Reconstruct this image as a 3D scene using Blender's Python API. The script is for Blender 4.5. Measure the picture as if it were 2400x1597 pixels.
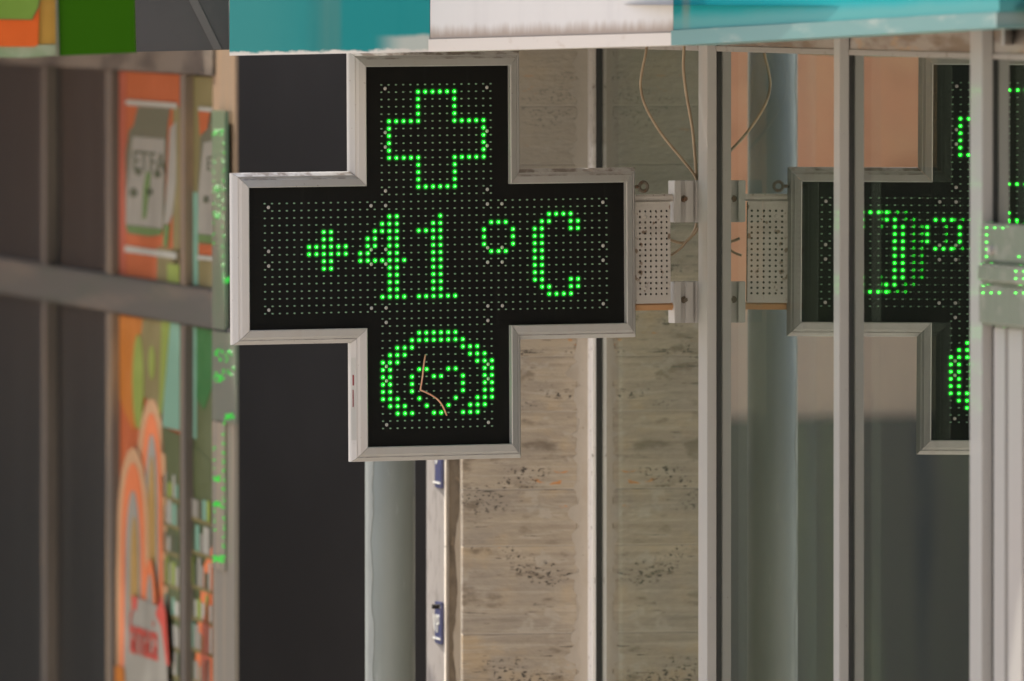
import bpy, bmesh, math, random
from mathutils import Vector, Matrix
from math import sin, cos, pi, radians as R
random.seed(7)
SC = bpy.context.scene
COL = SC.collection
for o in list(bpy.data.objects):
    bpy.data.objects.remove(o)

# ------------------------------------------------------------------ camera, sky, sun, exposure
FPX, PW, PH = 35000.0, 2400.0, 1597.0            # focal length in photo pixels (very long lens)
PITCH = math.atan(940.0 / FPX)
CAM = Vector((0.0, -35.0, 35.0 * math.tan(PITCH)))
cd = bpy.data.cameras.new('camera'); cam = bpy.data.objects.new('camera', cd); COL.objects.link(cam)
cam.location = CAM; cam.rotation_euler = (pi / 2 - PITCH, 0, 0)
cd.sensor_width = 36.0; cd.lens = 36.0 * FPX / PW
cd.clip_start = 0.1; cd.clip_end = 2000
cd.dof.use_dof = True; cd.dof.focus_distance = 35.05; cd.dof.aperture_fstop = cd.lens / 138.0
SC.camera = cam
SUN = Vector((-0.345, 0.48, 0.80)).normalized()
W = bpy.data.worlds.new('World'); SC.world = W; W.use_nodes = True
nt = W.node_tree; nt.nodes.clear()
sky = nt.nodes.new('ShaderNodeTexSky'); sky.sky_type = 'NISHITA'; sky.sun_disc = False
sky.sun_elevation = math.asin(SUN.z); sky.sun_rotation = math.atan2(SUN.x, SUN.y)
sky.air_density = 1.0; sky.dust_density = 3.0; sky.ozone_density = 1.0
bg = nt.nodes.new('ShaderNodeBackground'); bg.inputs['Strength'].default_value = 0.15
out = nt.nodes.new('ShaderNodeOutputWorld')
nt.links.new(sky.outputs[0], bg.inputs[0]); nt.links.new(bg.outputs[0], out.inputs[0])
sd = bpy.data.lights.new('sun', 'SUN'); sd.energy = 5.0; sd.angle = R(0.5); sd.color = (1.0, 0.92, 0.80)
so = bpy.data.objects.new('sun', sd); COL.objects.link(so)
so.rotation_euler = (-SUN).to_track_quat('-Z', 'Y').to_euler(); so.location = (-10, -5, 15)
SC.view_settings.view_transform = 'Standard'; SC.view_settings.look = 'None'
SC.view_settings.gamma = 1.0; SC.view_settings.use_curve_mapping = False
SC.view_settings.exposure = 0.80
SC.render.engine = 'CYCLES'
SC.cycles.use_denoising = True
SC.cycles.max_bounces = 10; SC.cycles.transparent_max_bounces = 12
SC.cycles.caustics_reflective = False; SC.cycles.caustics_refractive = False

# ------------------------------------------------------------------ helpers
FWD = Vector((0, cos(PITCH), -sin(PITCH))); UP = Vector((0, sin(PITCH), cos(PITCH)))
def ray(px, py):
    return FWD * FPX + Vector((px - PW / 2, 0, 0)) + UP * (PH / 2 - py)
def hit(px, py, P0, N):                          # point of a plane seen at a pixel of the photograph
    d = ray(px, py); return CAM + d * ((P0 - CAM).dot(N) / d.dot(N))
def at(px, py, Y): return hit(px, py, Vector((0, Y, 0)), Vector((0, 1, 0)))

class Plane:
    """A vertical plane: s runs along it, z up, o outward (towards the street)."""
    def __init__(s, O, d, n):
        s.O = Vector((O[0], O[1], 0)); s.d = Vector((d[0], d[1], 0)); s.n = Vector((n[0], n[1], 0))
    def pt(s, a, z, o=0.0):
        p = s.O + s.d * a + s.n * o; return Vector((p.x, p.y, z))
    def sz(s, px, py, o=0.0):
        p = hit(px, py, s.O + s.n * o, s.n); return ((p - s.O).dot(s.d), p.z)
    def s_(s, px, o=0.0, py=700): return s.sz(px, py, o)[0]

def lin(r, g, b, k=1.05):
    f = lambda c: (c / 255 / 12.92) if c / 255 <= .04045 else ((c / 255 + .055) / 1.055) ** 2.4
    return tuple(min(.9, f(c) / k) for c in (r, g, b))

class BM:
    def __init__(s): s.bm = bmesh.new(); s.uv = None
    def face(s, vs, uvs=None):
        try: f = s.bm.faces.new([s.bm.verts.new(v) for v in vs])
        except ValueError: return None
        if uvs:
            if s.uv is None: s.uv = s.bm.loops.layers.uv.new('UVMap')
            for l, u in zip(f.loops, uvs): l[s.uv].uv = u
        return f
    def hexa(s, c, uvs=None):                    # c: 4 front (bl br tr tl), 4 back
        v = [s.bm.verts.new(p) for p in c]
        for k, q in enumerate(((0, 1, 2, 3), (5, 4, 7, 6), (4, 0, 3, 7), (1, 5, 6, 2), (3, 2, 6, 7), (4, 5, 1, 0))):
            f = s.bm.faces.new([v[i] for i in q])
            if uvs:
                if s.uv is None: s.uv = s.bm.loops.layers.uv.new('UVMap')
                for l, i in zip(f.loops, q): l[s.uv].uv = uvs[i % 4]
    def pbox(s, P, s0, s1, z0, z1, o0, o1):      # box on a Plane
        g = P.pt
        s.hexa([g(s0, z0, o1), g(s1, z0, o1), g(s1, z1, o1), g(s0, z1, o1),
                g(s0, z0, o0), g(s1, z0, o0), g(s1, z1, o0), g(s0, z1, o0)])
        return s
    def prism(s, front, back):
        a = [s.bm.verts.new(p) for p in front]; b = [s.bm.verts.new(p) for p in back]
        s.bm.faces.new(a); s.bm.faces.new(b[::-1]); n = len(a)
        for i in range(n): s.bm.faces.new((a[i], b[i], b[(i + 1) % n], a[(i + 1) % n]))
        return s
    def tube(s, pts, r, seg=6, smooth=6):
        pts = [Vector(p) for p in pts]
        if smooth and len(pts) > 2:
            q = [pts[0] * 2 - pts[1]] + pts + [pts[-1] * 2 - pts[-2]]; res = []
            for i in range(1, len(q) - 2):
                p0, p1, p2, p3 = q[i - 1:i + 3]
                for k in range(smooth):
                    t = k / smooth
                    res.append(.5 * ((2 * p1) + (p2 - p0) * t + (2 * p0 - 5 * p1 + 4 * p2 - p3) * t * t + (3 * p1 - p0 - 3 * p2 + p3) * t ** 3))
            pts = res + [pts[-1]]
        rings = []
        for i, p in enumerate(pts):
            t = (pts[min(i + 1, len(pts) - 1)] - pts[max(i - 1, 0)]).normalized()
            a = t.cross(Vector((0.31, 1, 0.12))).normalized(); b = t.cross(a)
            rr = r(i / (len(pts) - 1)) if callable(r) else r
            rings.append([s.bm.verts.new(p + (a * cos(2 * pi * k / seg) + b * sin(2 * pi * k / seg)) * rr) for k in range(seg)])
        for A, B in zip(rings, rings[1:]):
            for k in range(seg): s.bm.faces.new((A[k], A[(k + 1) % seg], B[(k + 1) % seg], B[k]))
        s.bm.faces.new(rings[0][::-1]); s.bm.faces.new(rings[-1])
        return s
    def cyl(s, c, axis, r, h, seg=12, r2=None):
        axis = Vector(axis).normalized(); c = Vector(c)
        return s.tube([c, c + axis * h], (lambda t: r + (r2 - r) * t) if r2 is not None else r, seg, 0)
    def bevel(s, w, seg=1):
        bmesh.ops.bevel(s.bm, geom=s.bm.edges[:], offset=w, segments=seg, affect='EDGES', clamp_overlap=True); return s

def build(name, b, m, parent=None, smooth=False, keep=False):
    bm = b.bm
    bmesh.ops.recalc_face_normals(bm, faces=bm.faces)
    me = bpy.data.meshes.new(name)
    if parent is None:
        xs = [v.co for v in bm.verts]
        org = Vector(((min(v.x for v in xs) + max(v.x for v in xs)) / 2, (min(v.y for v in xs) + max(v.y for v in xs)) / 2, min(v.z for v in xs)))
    else:
        org = Vector((0, 0, 0)); p = parent
        while p: org += p.location; p = p.parent
    bmesh.ops.translate(bm, verts=bm.verts, vec=-org)
    bm.to_mesh(me); bm.free()
    ms = m if isinstance(m, (list, tuple)) else [m]
    for x in ms: me.materials.append(x)
    if smooth:
        for p in me.polygons: p.use_smooth = True
    o = bpy.data.objects.new(name, me); COL.objects.link(o)
    if parent: o.parent = parent
    else: o.location = org
    return o
def thing(name, loc, label, cat, group=None):
    o = bpy.data.objects.new(name, None); COL.objects.link(o); o.location = loc; o.empty_display_size = .05
    o['label'] = label; o['category'] = cat
    if group: o['group'] = group
    return o
def tag(o, label, cat, group=None):
    o['label'] = label; o['category'] = cat
    if group: o['group'] = group
    return o

# ------------------------------------------------------------------ materials
def mat(name, base, rough=.5, metal=0., layers=(), bump=None, spec=.5, coat=0., coords='Object', coat_rough=.06, emit=None, vary=0.):
    m = bpy.data.materials.new(name); m.use_nodes = True; n = m.node_tree.nodes; L = m.node_tree.links
    p = n['Principled BSDF']
    p.inputs['Roughness'].default_value = rough; p.inputs['Metallic'].default_value = metal
    p.inputs['Specular IOR Level'].default_value = spec; p.inputs['Coat Weight'].default_value = coat; p.inputs['Coat Roughness'].default_value = coat_rough
    if emit:
        p.inputs['Emission Color'].default_value = (*emit[0], 1); p.inputs['Emission Strength'].default_value = emit[1]
    tc = n.new('ShaderNodeTexCoord')
    def math_(op, a, b=None):
        k = n.new('ShaderNodeMath'); k.operation = op; k.use_clamp = op in ('MULTIPLY', 'ADD', 'SUBTRACT')
        for i, v in enumerate((a, b)):
            if v is None: continue
            if isinstance(v, (int, float)): k.inputs[i].default_value = v
            else: L.new(v, k.inputs[i])
        return k.outputs[0]
    def rng(v, lo, hi):
        k = n.new('ShaderNodeMapRange'); k.inputs[1].default_value = lo; k.inputs[2].default_value = hi; k.interpolation_type = 'SMOOTHSTEP'
        L.new(v, k.inputs[0]); return k.outputs[0]
    def tex(d):
        c = d.get('coords', coords)
        mp = n.new('ShaderNodeMapping'); mp.inputs['Scale'].default_value = d.get('scale', (1, 1, 1)); mp.inputs['Location'].default_value = d.get('loc', (0, 0, 0))
        src = tc.outputs[c]
        if d.get('rnd'):
            oi = n.new('ShaderNodeObjectInfo'); ad = n.new('ShaderNodeVectorMath'); ad.operation = 'ADD'
            mu = math_('MULTIPLY', oi.outputs['Random'], 1.0); k2 = n.new('ShaderNodeMath'); k2.operation = 'MULTIPLY'; k2.inputs[1].default_value = 37.0
            L.new(mu, k2.inputs[0]); L.new(src, ad.inputs[0]); L.new(k2.outputs[0], ad.inputs[1]); src = ad.outputs[0]
        L.new(src, mp.inputs[0])
        if d.get('kind') == 'voronoi':
            t = n.new('ShaderNodeTexVoronoi'); t.inputs['Scale'].default_value = 1; L.new(mp.outputs[0], t.inputs['Vector'])
            if 'rand' in d: t.inputs['Randomness'].default_value = d['rand']
            return t.outputs['Distance']
        t = n.new('ShaderNodeTexNoise'); t.inputs['Scale'].default_value = 1; t.inputs['Detail'].default_value = d.get('detail', 4)
        t.inputs['Roughness'].default_value = d.get('nr', .55); t.inputs['Distortion'].default_value = d.get('dist', 0)
        L.new(mp.outputs[0], t.inputs['Vector']); return t.outputs['Fac']
    def mask(d):
        k = d.get('kind', 'noise')
        if k == 'up':
            g = n.new('ShaderNodeNewGeometry'); sx = n.new('ShaderNodeSeparateXYZ'); L.new(g.outputs['Normal'], sx.inputs[0])
            v = rng(sx.outputs[2], d['lo'], d['hi'])
        elif k in ('u', 'v', 'x', 'y', 'z'):
            sx = n.new('ShaderNodeSeparateXYZ'); L.new(tc.outputs['UV' if k in 'uv' else 'Object'], sx.inputs[0])
            v = sx.outputs[{'u': 0, 'v': 1, 'x': 0, 'y': 1, 'z': 2}[k]]
            if 'wob' in d:
                w = tex(dict(scale=d['wob'][0], detail=5, coords=d.get('coords', coords)))
                v = math_2('ADD', v, math_2('MULTIPLY', math_2('SUBTRACT', w, .5), d['wob'][1]))
            v = rng(v, d['lo'], d['hi'])
        else: v = rng(tex(d), d['lo'], d['hi'])
        for x in d.get('by', ()): v = math_('MULTIPLY', v, mask(x))
        return math_('MULTIPLY', v, d.get('amt', 1.0))
    def math_2(op, a, b):
        k = n.new('ShaderNodeMath'); k.operation = op
        for i, v in enumerate((a, b)):
            if isinstance(v, (int, float)): k.inputs[i].default_value = v
            else: L.new(v, k.inputs[i])
        return k.outputs[0]
    rgb = n.new('ShaderNodeRGB'); rgb.outputs[0].default_value = (*base, 1); cur = rgb.outputs[0]
    if vary:
        oi = n.new('ShaderNodeObjectInfo'); hs = n.new('ShaderNodeHueSaturation')
        k = n.new('ShaderNodeMapRange'); k.inputs[3].default_value = 1 - vary; k.inputs[4].default_value = 1 + vary
        L.new(oi.outputs['Random'], k.inputs[0]); L.new(k.outputs[0], hs.inputs['Value']); L.new(cur, hs.inputs['Color']); cur = hs.outputs[0]
    for d in layers:
        mx = n.new('ShaderNodeMix'); mx.data_type = 'RGBA'
        L.new(mask(d), mx.inputs[0]); L.new(cur, mx.inputs[6]); mx.inputs[7].default_value = (*d['col'], 1); cur = mx.outputs[2]
    L.new(cur, p.inputs['Base Color'])
    if bump:
        b = n.new('ShaderNodeBump'); b.inputs['Strength'].default_value = bump[1]; b.inputs['Distance'].default_value = bump[2]
        L.new(tex(bump[0]), b.inputs['Height']); L.new(b.outputs[0], p.inputs['Normal'])
    return m

def glass_mat(name, surfaces, tint):
    """Glazing: mirror share from Fresnel summed over the sheet surfaces of a double pane."""
    m = bpy.data.materials.new(name); m.use_nodes = True; n = m.node_tree.nodes; L = m.node_tree.links; n.clear()
    fr = n.new('ShaderNodeFresnel'); fr.inputs['IOR'].default_value = 1.62
    a = n.new('ShaderNodeMath'); a.operation = 'MULTIPLY'; a.inputs[1].default_value = surfaces
    b = n.new('ShaderNodeMath'); b.operation = 'MULTIPLY_ADD'; b.inputs[1].default_value = surfaces - 1; b.inputs[2].default_value = 1
    c = n.new('ShaderNodeMath'); c.operation = 'DIVIDE'
    L.new(fr.outputs[0], a.inputs[0]); L.new(fr.outputs[0], b.inputs[0]); L.new(a.outputs[0], c.inputs[0]); L.new(b.outputs[0], c.inputs[1])
    t = n.new('ShaderNodeBsdfTransparent'); t.inputs[0].default_value = (*tint, 1)
    g = n.new('ShaderNodeBsdfGlossy'); g.inputs['Roughness'].default_value = 0.0; g.inputs[0].default_value = (.96, 1, .96, 1)
    mx = n.new('ShaderNodeMixShader'); o = n.new('ShaderNodeOutputMaterial')
    ge = n.new('ShaderNodeNewGeometry'); iv = n.new('ShaderNodeMath'); iv.operation = 'SUBTRACT'; iv.inputs[0].default_value = 1
    pr = n.new('ShaderNodeMath'); pr.operation = 'MULTIPLY'     # seen from indoors the sheet only transmits
    L.new(ge.outputs['Backfacing'], iv.inputs[1]); L.new(iv.outputs[0], pr.inputs[0]); L.new(c.outputs[0], pr.inputs[1])
    L.new(pr.outputs[0], mx.inputs[0]); L.new(t.outputs[0], mx.inputs[1]); L.new(g.outputs[0], mx.inputs[2]); L.new(mx.outputs[0], o.inputs[0])
    return m
def clear_mat(name, tint):
    m = bpy.data.materials.new(name); m.use_nodes = True; n = m.node_tree.nodes; L = m.node_tree.links; n.clear()
    t = n.new('ShaderNodeBsdfTransparent'); t.inputs[0].default_value = (*tint, 1); o = n.new('ShaderNodeOutputMaterial'); L.new(t.outputs[0], o.inputs[0]); return m

DIRT = (.10, .065, .04)
m_alu = mat('painted_aluminium', (.42, .412, .405), .36, .22, layers=[
    dict(col=(.40, .37, .35), scale=(30, 30, 3), lo=.45, hi=.75, amt=.5),
    dict(col=DIRT, kind='up', lo=.45, hi=.8, amt=.75, by=[dict(scale=(26, 26, 40), lo=.42, hi=.6)]),
    dict(col=DIRT, scale=(120, 120, 90), lo=.69, hi=.75, amt=.8)], bump=(dict(scale=(60, 60, 60)), .06, .002))
m_post = mat('shopfront_aluminium', (.365, .358, .342), .42, 0, coat=.4, layers=[
    dict(col=(.36, .33, .31), scale=(14, 14, 2.5), lo=.4, hi=.8, amt=.45),
    dict(col=DIRT, scale=(150, 150, 110), lo=.70, hi=.75, amt=.7)], bump=(dict(scale=(40, 40, 4)), .05, .002))
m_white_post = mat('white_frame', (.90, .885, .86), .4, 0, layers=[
    dict(col=(.30, .27, .23), kind='z', lo=3.42, hi=3.72, wob=((30, 30, 30), .4), amt=.8),  # shade on the upper part of the post, painted into the white
    dict(col=DIRT, scale=(60, 60, 60), lo=.62, hi=.70, amt=.6)])
m_gasket = mat('rubber_gasket', (.012, .012, .011), .6)
m_panel = mat('display_black', (.0075, .0075, .007), .5, spec=.12, layers=[
    dict(col=(.10, .10, .095), scale=(50, 50, 4), lo=.56, hi=.86, amt=.07),
    dict(col=(.3, .3, .28), scale=(160, 160, 160), lo=.76, hi=.80, amt=.35)])
m_led_off = mat('led_unlit', (.20, .34, .22), .25, spec=.6)
m_led_skirt = mat('led_lens_green', (.0, .05, .01), .3, emit=((.0, 1.0, .012), 5.0))
m_led_core = mat('led_core', (.6, .9, .6), .3, emit=((.26, .95, .28), 1.0))
m_led_halo = mat('led_halo', (.0, .03, .005), .5, emit=((.0, 1.0, .02), .05))  # glowing disc added round each lit LED to imitate its halo
m_screw = mat('screw_steel', (.55, .52, .50), .35, .4)
m_copper = mat('bare_copper', (.70, .30, .22), .38, .15, layers=[dict(col=(.8, .55, .47), scale=(60, 60, 60), lo=.5, hi=.7, amt=.5)])
m_cable = mat('beige_cable', (.33, .25, .16), .5, layers=[dict(col=(.16, .10, .05), scale=(30, 30, 12), lo=.45, hi=.7, amt=.6)])
m_steel = mat('grey_steel', (.47, .44, .41), .42, .1, layers=[
    dict(col=(.13, .07, .03), scale=(45, 45, 45), lo=.60, hi=.68, amt=.8),
    dict(col=(.2, .17, .14), scale=(12, 12, 20), lo=.45, hi=.8, amt=.5)])
m_cream = mat('cream_steel', (.86, .79, .66), .4, 0, layers=[dict(col=DIRT, scale=(60, 60, 60), lo=.68, hi=.74, amt=.5)])
m_hole = mat('dark_inside', (.01, .009, .008), .8)
m_rust = mat('rusty_iron', (.115, .095, .07), .6, .2, layers=[dict(col=(.12, .05, .02), scale=(60, 60, 60), lo=.5, hi=.65, amt=.7)])
TEAL = (.012, .33, .35)
m_teal = mat('teal_film', (.012, .225, .235), .5, spec=.12, coords='UV', layers=[
    dict(col=(.06, .27, .26), kind='u', lo=.30, hi=.05, amt=.6),
    dict(col=(.075, .22, .205), kind='u', lo=.17, hi=.235, amt=.8, by=[dict(kind='u', lo=.275, hi=.255)]),
    dict(col=(.0, .19, .205), scale=(7, .5, 1), lo=.48, hi=.7, amt=.5),
    dict(col=(.0, .28, .42), scale=(55, 7, 1), lo=.70, hi=.74, amt=.8),
    dict(col=(.66, .63, .58), kind='v', lo=.011, hi=.003, wob=((26, 40, 1), .026)),
    dict(col=(.52, .50, .45), kind='v', lo=.045, hi=.03, wob=((7, 3, 1), .03), amt=.75, by=[dict(kind='u', lo=.34, hi=.42)])])
m_teal2 = mat('bright_teal_film', (.0, .285, .315), .5, spec=.1, coords='UV', layers=[
    dict(col=(.0, .20, .22), kind='u', lo=.10, hi=.0, amt=.7),
    dict(col=(.14, .24, .22), kind='u', lo=.035, hi=.06, amt=.8, by=[dict(kind='u', lo=.10, hi=.07)]),
    dict(col=(.14, .31, .29), kind='v', lo=.046, hi=.014, amt=.6, wob=((5, 5, 1), .02))])
m_teal_trim = mat('weathered_teal_trim', (.11, .24, .235), .4, coords='UV', layers=[dict(col=(.42, .42, .38), scale=(5, 20, 1), lo=.5, hi=.75, amt=.6)])
m_teal_shade = mat('shaded_teal_film', (.0, .065, .065), .5, spec=.1)  # darker copy of the teal: shade of the averted return face put into colour
m_white = mat('white_sign', (.63, .615, .60), .45, spec=.2, coords='UV', layers=[
    dict(col=(.52, .505, .50), scale=(9, .6, 1), lo=.45, hi=.8, amt=.5),
    dict(col=(.30, .22, .16), kind='v', lo=.036, hi=.004, amt=.75, wob=((40, 6, 1), .035)),
    dict(col=(.36, .28, .21), scale=(28, 2.2, 1), lo=.66, hi=.78, amt=.75, by=[dict(kind='v', lo=.10, hi=.0)])])
m_white_trim = mat('white_trim', (.60, .555, .51), .4, coords='UV', layers=[dict(col=(.42, .33, .26), scale=(18, 30, 1), lo=.56, hi=.76, amt=.55)])
m_col = mat('grey_green_paint', (.20, .225, .208), .5, layers=[
    dict(col=(.14, .158, .147), scale=(6, 6, 1.6), lo=.4, hi=.75, amt=.6),
    dict(col=(.34, .37, .345), scale=(45, 45, 9), lo=.62, hi=.8, amt=.35),
    dict(col=(.06, .065, .06), scale=(130, 130, 60), lo=.72, hi=.78, amt=.6)], bump=(dict(scale=(50, 50, 20)), .12, .004))
m_flake = mat('peeled_paint', (.25, .272, .258), .6, layers=[dict(col=(.20, .22, .21), scale=(40, 40, 9), lo=.45, hi=.7, amt=.7)], bump=(dict(scale=(70, 70, 18)), .3, .004))
m_darkwall = mat('anthracite_cladding', (.066, .058, .051), .6, spec=.15, layers=[dict(col=(.086, .076, .067), scale=(3, 3, 1.2), lo=.4, hi=.75, amt=.7)])
m_salmon = mat('salmon_render', (.92, .44, .25), .85, layers=[
    dict(col=(.90, .52, .29), scale=(2.5, 2.5, 2.5), lo=.4, hi=.7, amt=.8),
    dict(col=(.66, .31, .17), scale=(5, 5, 9), lo=.50, hi=.72, amt=.75),
    dict(col=(.70, .60, .48), kind='z', lo=3.02, hi=2.86, wob=((3, 3, 3), .1), amt=.8)])
m_plinth = mat('dark_plinth', (.165, .16, .135), .6, layers=[dict(col=(.24, .26, .165), scale=(5, 5, .35), lo=.50, hi=.64, amt=.85), dict(col=(.075, .08, .10), scale=(6, 6, .5), lo=.54, hi=.66, amt=.8, loc=(4, 2, 1)), dict(col=(.17, .16, .15), scale=(11, 11, .6), lo=.55, hi=.7, amt=.6)])
# travertine: cloudy layers, bedding lines, pitted holes, ochre stains
m_trav = mat('travertine', (.455, .385, .295), .62, vary=.08, layers=[
    dict(col=(.33, .29, .245), scale=(3, 3, 9), lo=.40, hi=.62, amt=.75, rnd=1),
    dict(col=(.30, .25, .20), scale=(4, 4, 42), lo=.44, hi=.72, amt=.5, dist=.8, rnd=1),
    dict(col=(.52, .385, .225), scale=(7, 7, 8), lo=.52, hi=.72, amt=.6, rnd=1),
    dict(col=(.56, .50, .42), scale=(6, 6, 70), lo=.54, hi=.70, amt=.45, dist=.8, rnd=1, loc=(2, 5, 1)),
    dict(col=(.25, .20, .15), scale=(2.2, 2.2, 130), lo=.50, hi=.70, amt=.32, dist=.5, rnd=1, loc=(3, 3, 3)),
    dict(col=(.58, .52, .43), scale=(2.5, 2.5, 95), lo=.55, hi=.70, amt=.35, dist=.5, rnd=1, loc=(8, 1, 5)),
    dict(col=(.20, .17, .135), scale=(6, 6, 120), lo=.58, hi=.72, amt=.4, dist=.6, rnd=1),
    dict(col=(.60, .25, .06), scale=(24, 24, 80), lo=.60, hi=.66, amt=.85, by=[dict(scale=(5, 5, 7), lo=.60, hi=.62, rnd=1, loc=(7, 1, 3))], rnd=1),
    dict(col=(.13, .095, .06), scale=(10, 10, 22), lo=.56, hi=.70, amt=.65, detail=6, rnd=1, loc=(1, 1, 8)),
    dict(col=(.035, .028, .022), scale=(95, 95, 170), lo=.555, hi=.60, amt=.95, detail=6, by=[dict(scale=(6, 6, 13), lo=.53, hi=.62, rnd=1)], rnd=1),
    dict(col=(.035, .028, .022), scale=(13, 13, 150), lo=.665, hi=.70, amt=.85, detail=3, rnd=1),
    dict(col=(.50, .455, .39), scale=(12, 12, 17), lo=.585, hi=.66, amt=.55, rnd=1, detail=7),
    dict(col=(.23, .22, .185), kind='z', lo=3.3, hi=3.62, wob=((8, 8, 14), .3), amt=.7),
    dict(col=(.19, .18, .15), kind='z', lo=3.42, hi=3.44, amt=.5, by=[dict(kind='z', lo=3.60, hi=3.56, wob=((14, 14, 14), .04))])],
    bump=(dict(scale=(40, 40, 90), rnd=1), .5, .006))
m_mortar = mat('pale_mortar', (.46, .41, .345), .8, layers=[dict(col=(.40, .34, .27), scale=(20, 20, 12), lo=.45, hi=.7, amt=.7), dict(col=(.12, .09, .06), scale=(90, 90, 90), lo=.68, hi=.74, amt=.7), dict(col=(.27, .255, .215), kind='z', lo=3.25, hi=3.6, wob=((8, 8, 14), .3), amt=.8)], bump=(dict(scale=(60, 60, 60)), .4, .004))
m_lime = mat('limewashed_stone', (.92, .85, .76), .75, layers=[dict(col=(.78, .67, .55), scale=(14, 14, 10), lo=.45, hi=.75, amt=.7), dict(col=(.25, .15, .08), scale=(60, 60, 40), lo=.66, hi=.72, amt=.8)], bump=(dict(scale=(50, 50, 50)), .4, .004))
m_brown = mat('old_brown_mortar', (.20, .165, .125), .85, layers=[dict(col=(.11, .09, .07), scale=(24, 24, 12), lo=.45, hi=.65, amt=.8), dict(col=(.30, .24, .17), scale=(40, 40, 30), lo=.6, hi=.7, amt=.7)], bump=(dict(scale=(60, 60, 40)), .6, .006))
m_greystone = mat('grey_stone_edge', (.27, .245, .225), .7, layers=[dict(col=(.17, .15, .135), scale=(40, 40, 20), lo=.5, hi=.7, amt=.7)])
m_blue = mat('blue_enamel', (.045, .055, .14), .3, layers=[dict(col=(.12, .12, .26), scale=(30, 30, 20), lo=.5, hi=.7, amt=.6), dict(col=(.14, .06, .03), scale=(60, 60, 60), lo=.66, hi=.72)])
m_enamel = mat('white_enamel', (.66, .66, .62), .4)
m_glass = glass_mat('shop_glass', 4, (.74, .82, .76))
m_glass_in = glass_mat('inner_glass', 1.2, (.8, .86, .82))
m_glass_back = clear_mat('shop_glass_inside', (.97, 1, .98))
m_glass_dark = mat('dark_window_glass', (.021, .0200, .0175), .3, spec=.03, layers=[dict(col=(.03, .029, .026), scale=(4, 4, .4), lo=.45, hi=.7, amt=.8)])
m_tan = mat('bronze_frame', (.125, .105, .085), .45, .0, spec=.25, layers=[dict(col=(.07, .06, .05), scale=(6, 6, 1.5), lo=.4, hi=.7, amt=.6), dict(col=(.30, .20, .11), scale=(5, 5, .9), lo=.56, hi=.72, amt=.8)])
m_band = mat('grey_green_band', (.085, .081, .069), .5, spec=.2, layers=[dict(col=(.055, .078, .052), scale=(1.0, 1.0, 9), lo=.45, hi=.75, amt=.6), dict(col=(.16, .125, .095), scale=(.8, .8, 11), lo=.50, hi=.70, amt=.7)])  # cream layer paints highlights onto the band
m_head = mat('light_head_rail', (.17, .14, .11), .5, spec=.2, layers=[dict(col=(.045, .04, .035), scale=(2, 2, 10), lo=.4, hi=.65, amt=.8)])
def flat(name, rgb, rough=.5, **k):
    k.setdefault('spec', .15)
    c = lin(*rgb); k.setdefault('layers', [dict(col=tuple(min(.85, v * 1.28 + .02) for v in c), scale=(2.2, 2.2, 3.5), lo=.42, hi=.68, amt=.8), dict(col=tuple(v * .72 for v in c), scale=(3, 3, 2.2), lo=.52, hi=.72, amt=.6, loc=(5, 3, 8))])
    return mat(name, c, rough, **k)
m_or = flat('print_orange', (165, 82, 40)); m_red = flat('print_red', (160, 82, 60)); m_olv = flat('print_olive', (118, 108, 68))
m_gry = flat('print_grey', (140, 136, 124)); m_grn = flat('print_green', (86, 112, 60)); m_dgr = flat('print_grey_green', (92, 92, 72))
m_lim = flat('print_lime', (128, 142, 62)); m_amb = flat('print_amber', (172, 102, 30)); m_aqua = flat('print_aqua', (112, 150, 128))
m_bot = flat('print_bottle_green', (40, 98, 44)); m_shelf = flat('print_shelf_green', (78, 86, 52)); m_pale = flat('print_pale', (160, 158, 146)); m_cream = flat('print_cream', (182, 142, 104))
m_txt = flat('print_dark_text', (72, 80, 58)); m_coral = flat('print_coral', (204, 112, 66)); m_brick = flat('print_letter_red', (182, 72, 58))
m_gold = flat('print_gold', (156, 124, 66)); m_mixd = mat('print_shelves', lin(110, 112, 92), .5, layers=[
    dict(col=lin(168, 166, 152), scale=(9, 9, 22), lo=.52, hi=.58), dict(col=lin(120, 124, 58), scale=(5, 5, 9), lo=.58, hi=.63, loc=(3, 1, 2)),
    dict(col=lin(66, 62, 50), scale=(7, 7, 13), lo=.57, hi=.63, loc=(9, 4, 7))])
m_s_green = flat('sign_leaf_green', (112, 142, 56), .5, spec=.1); m_s_orange = flat('sign_orange', (214, 98, 40), .5, spec=.1); m_s_tan = flat('sign_tan', (182, 142, 66), .5, spec=.1)
m_s_dk = mat('sign_deep_green', (.024, .10, .0), .5, spec=.06); m_s_grey = mat('sign_slate', (.062, .06, .06), .5, spec=.15, layers=[dict(col=(.05, .048, .048), scale=(4, 4, 4), lo=.4, hi=.7, amt=.8)])
m_s_trim = mat('sign_trim', (.26, .31, .20), .5, layers=[dict(col=(.17, .24, .12), scale=(7, 7, 7), lo=.45, hi=.6)])
m_s_line = flat('sign_outline', (104, 104, 84))
m_sticker = flat('sticker_grey', (176, 176, 172)); m_sticker_red = flat('sticker_red', (120, 40, 44))
m_reflection = mat('reflection_grey', (.12, .135, .105), .3, layers=[dict(col=(.06, .14, .075), scale=(2, 2, 3.2), lo=.42, hi=.6, amt=.8)])
m_beige = mat('beige_cladding', (.20, .18, .145), .4, layers=[dict(col=(.42, .30, .20), scale=(22, 22, .9), lo=.5, hi=.66, amt=.8), dict(col=(.17, .165, .14), scale=(30, 30, 1.2), lo=.55, hi=.7, amt=.7)])
m_tanwall = mat('tan_cladding', (.25, .17, .105), .45, layers=[dict(col=(.20, .16, .115), scale=(30, 30, 3), lo=.45, hi=.7, amt=.75), dict(col=(.08, .065, .05), scale=(60, 60, 14), lo=.66, hi=.74, amt=.6)])
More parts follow.
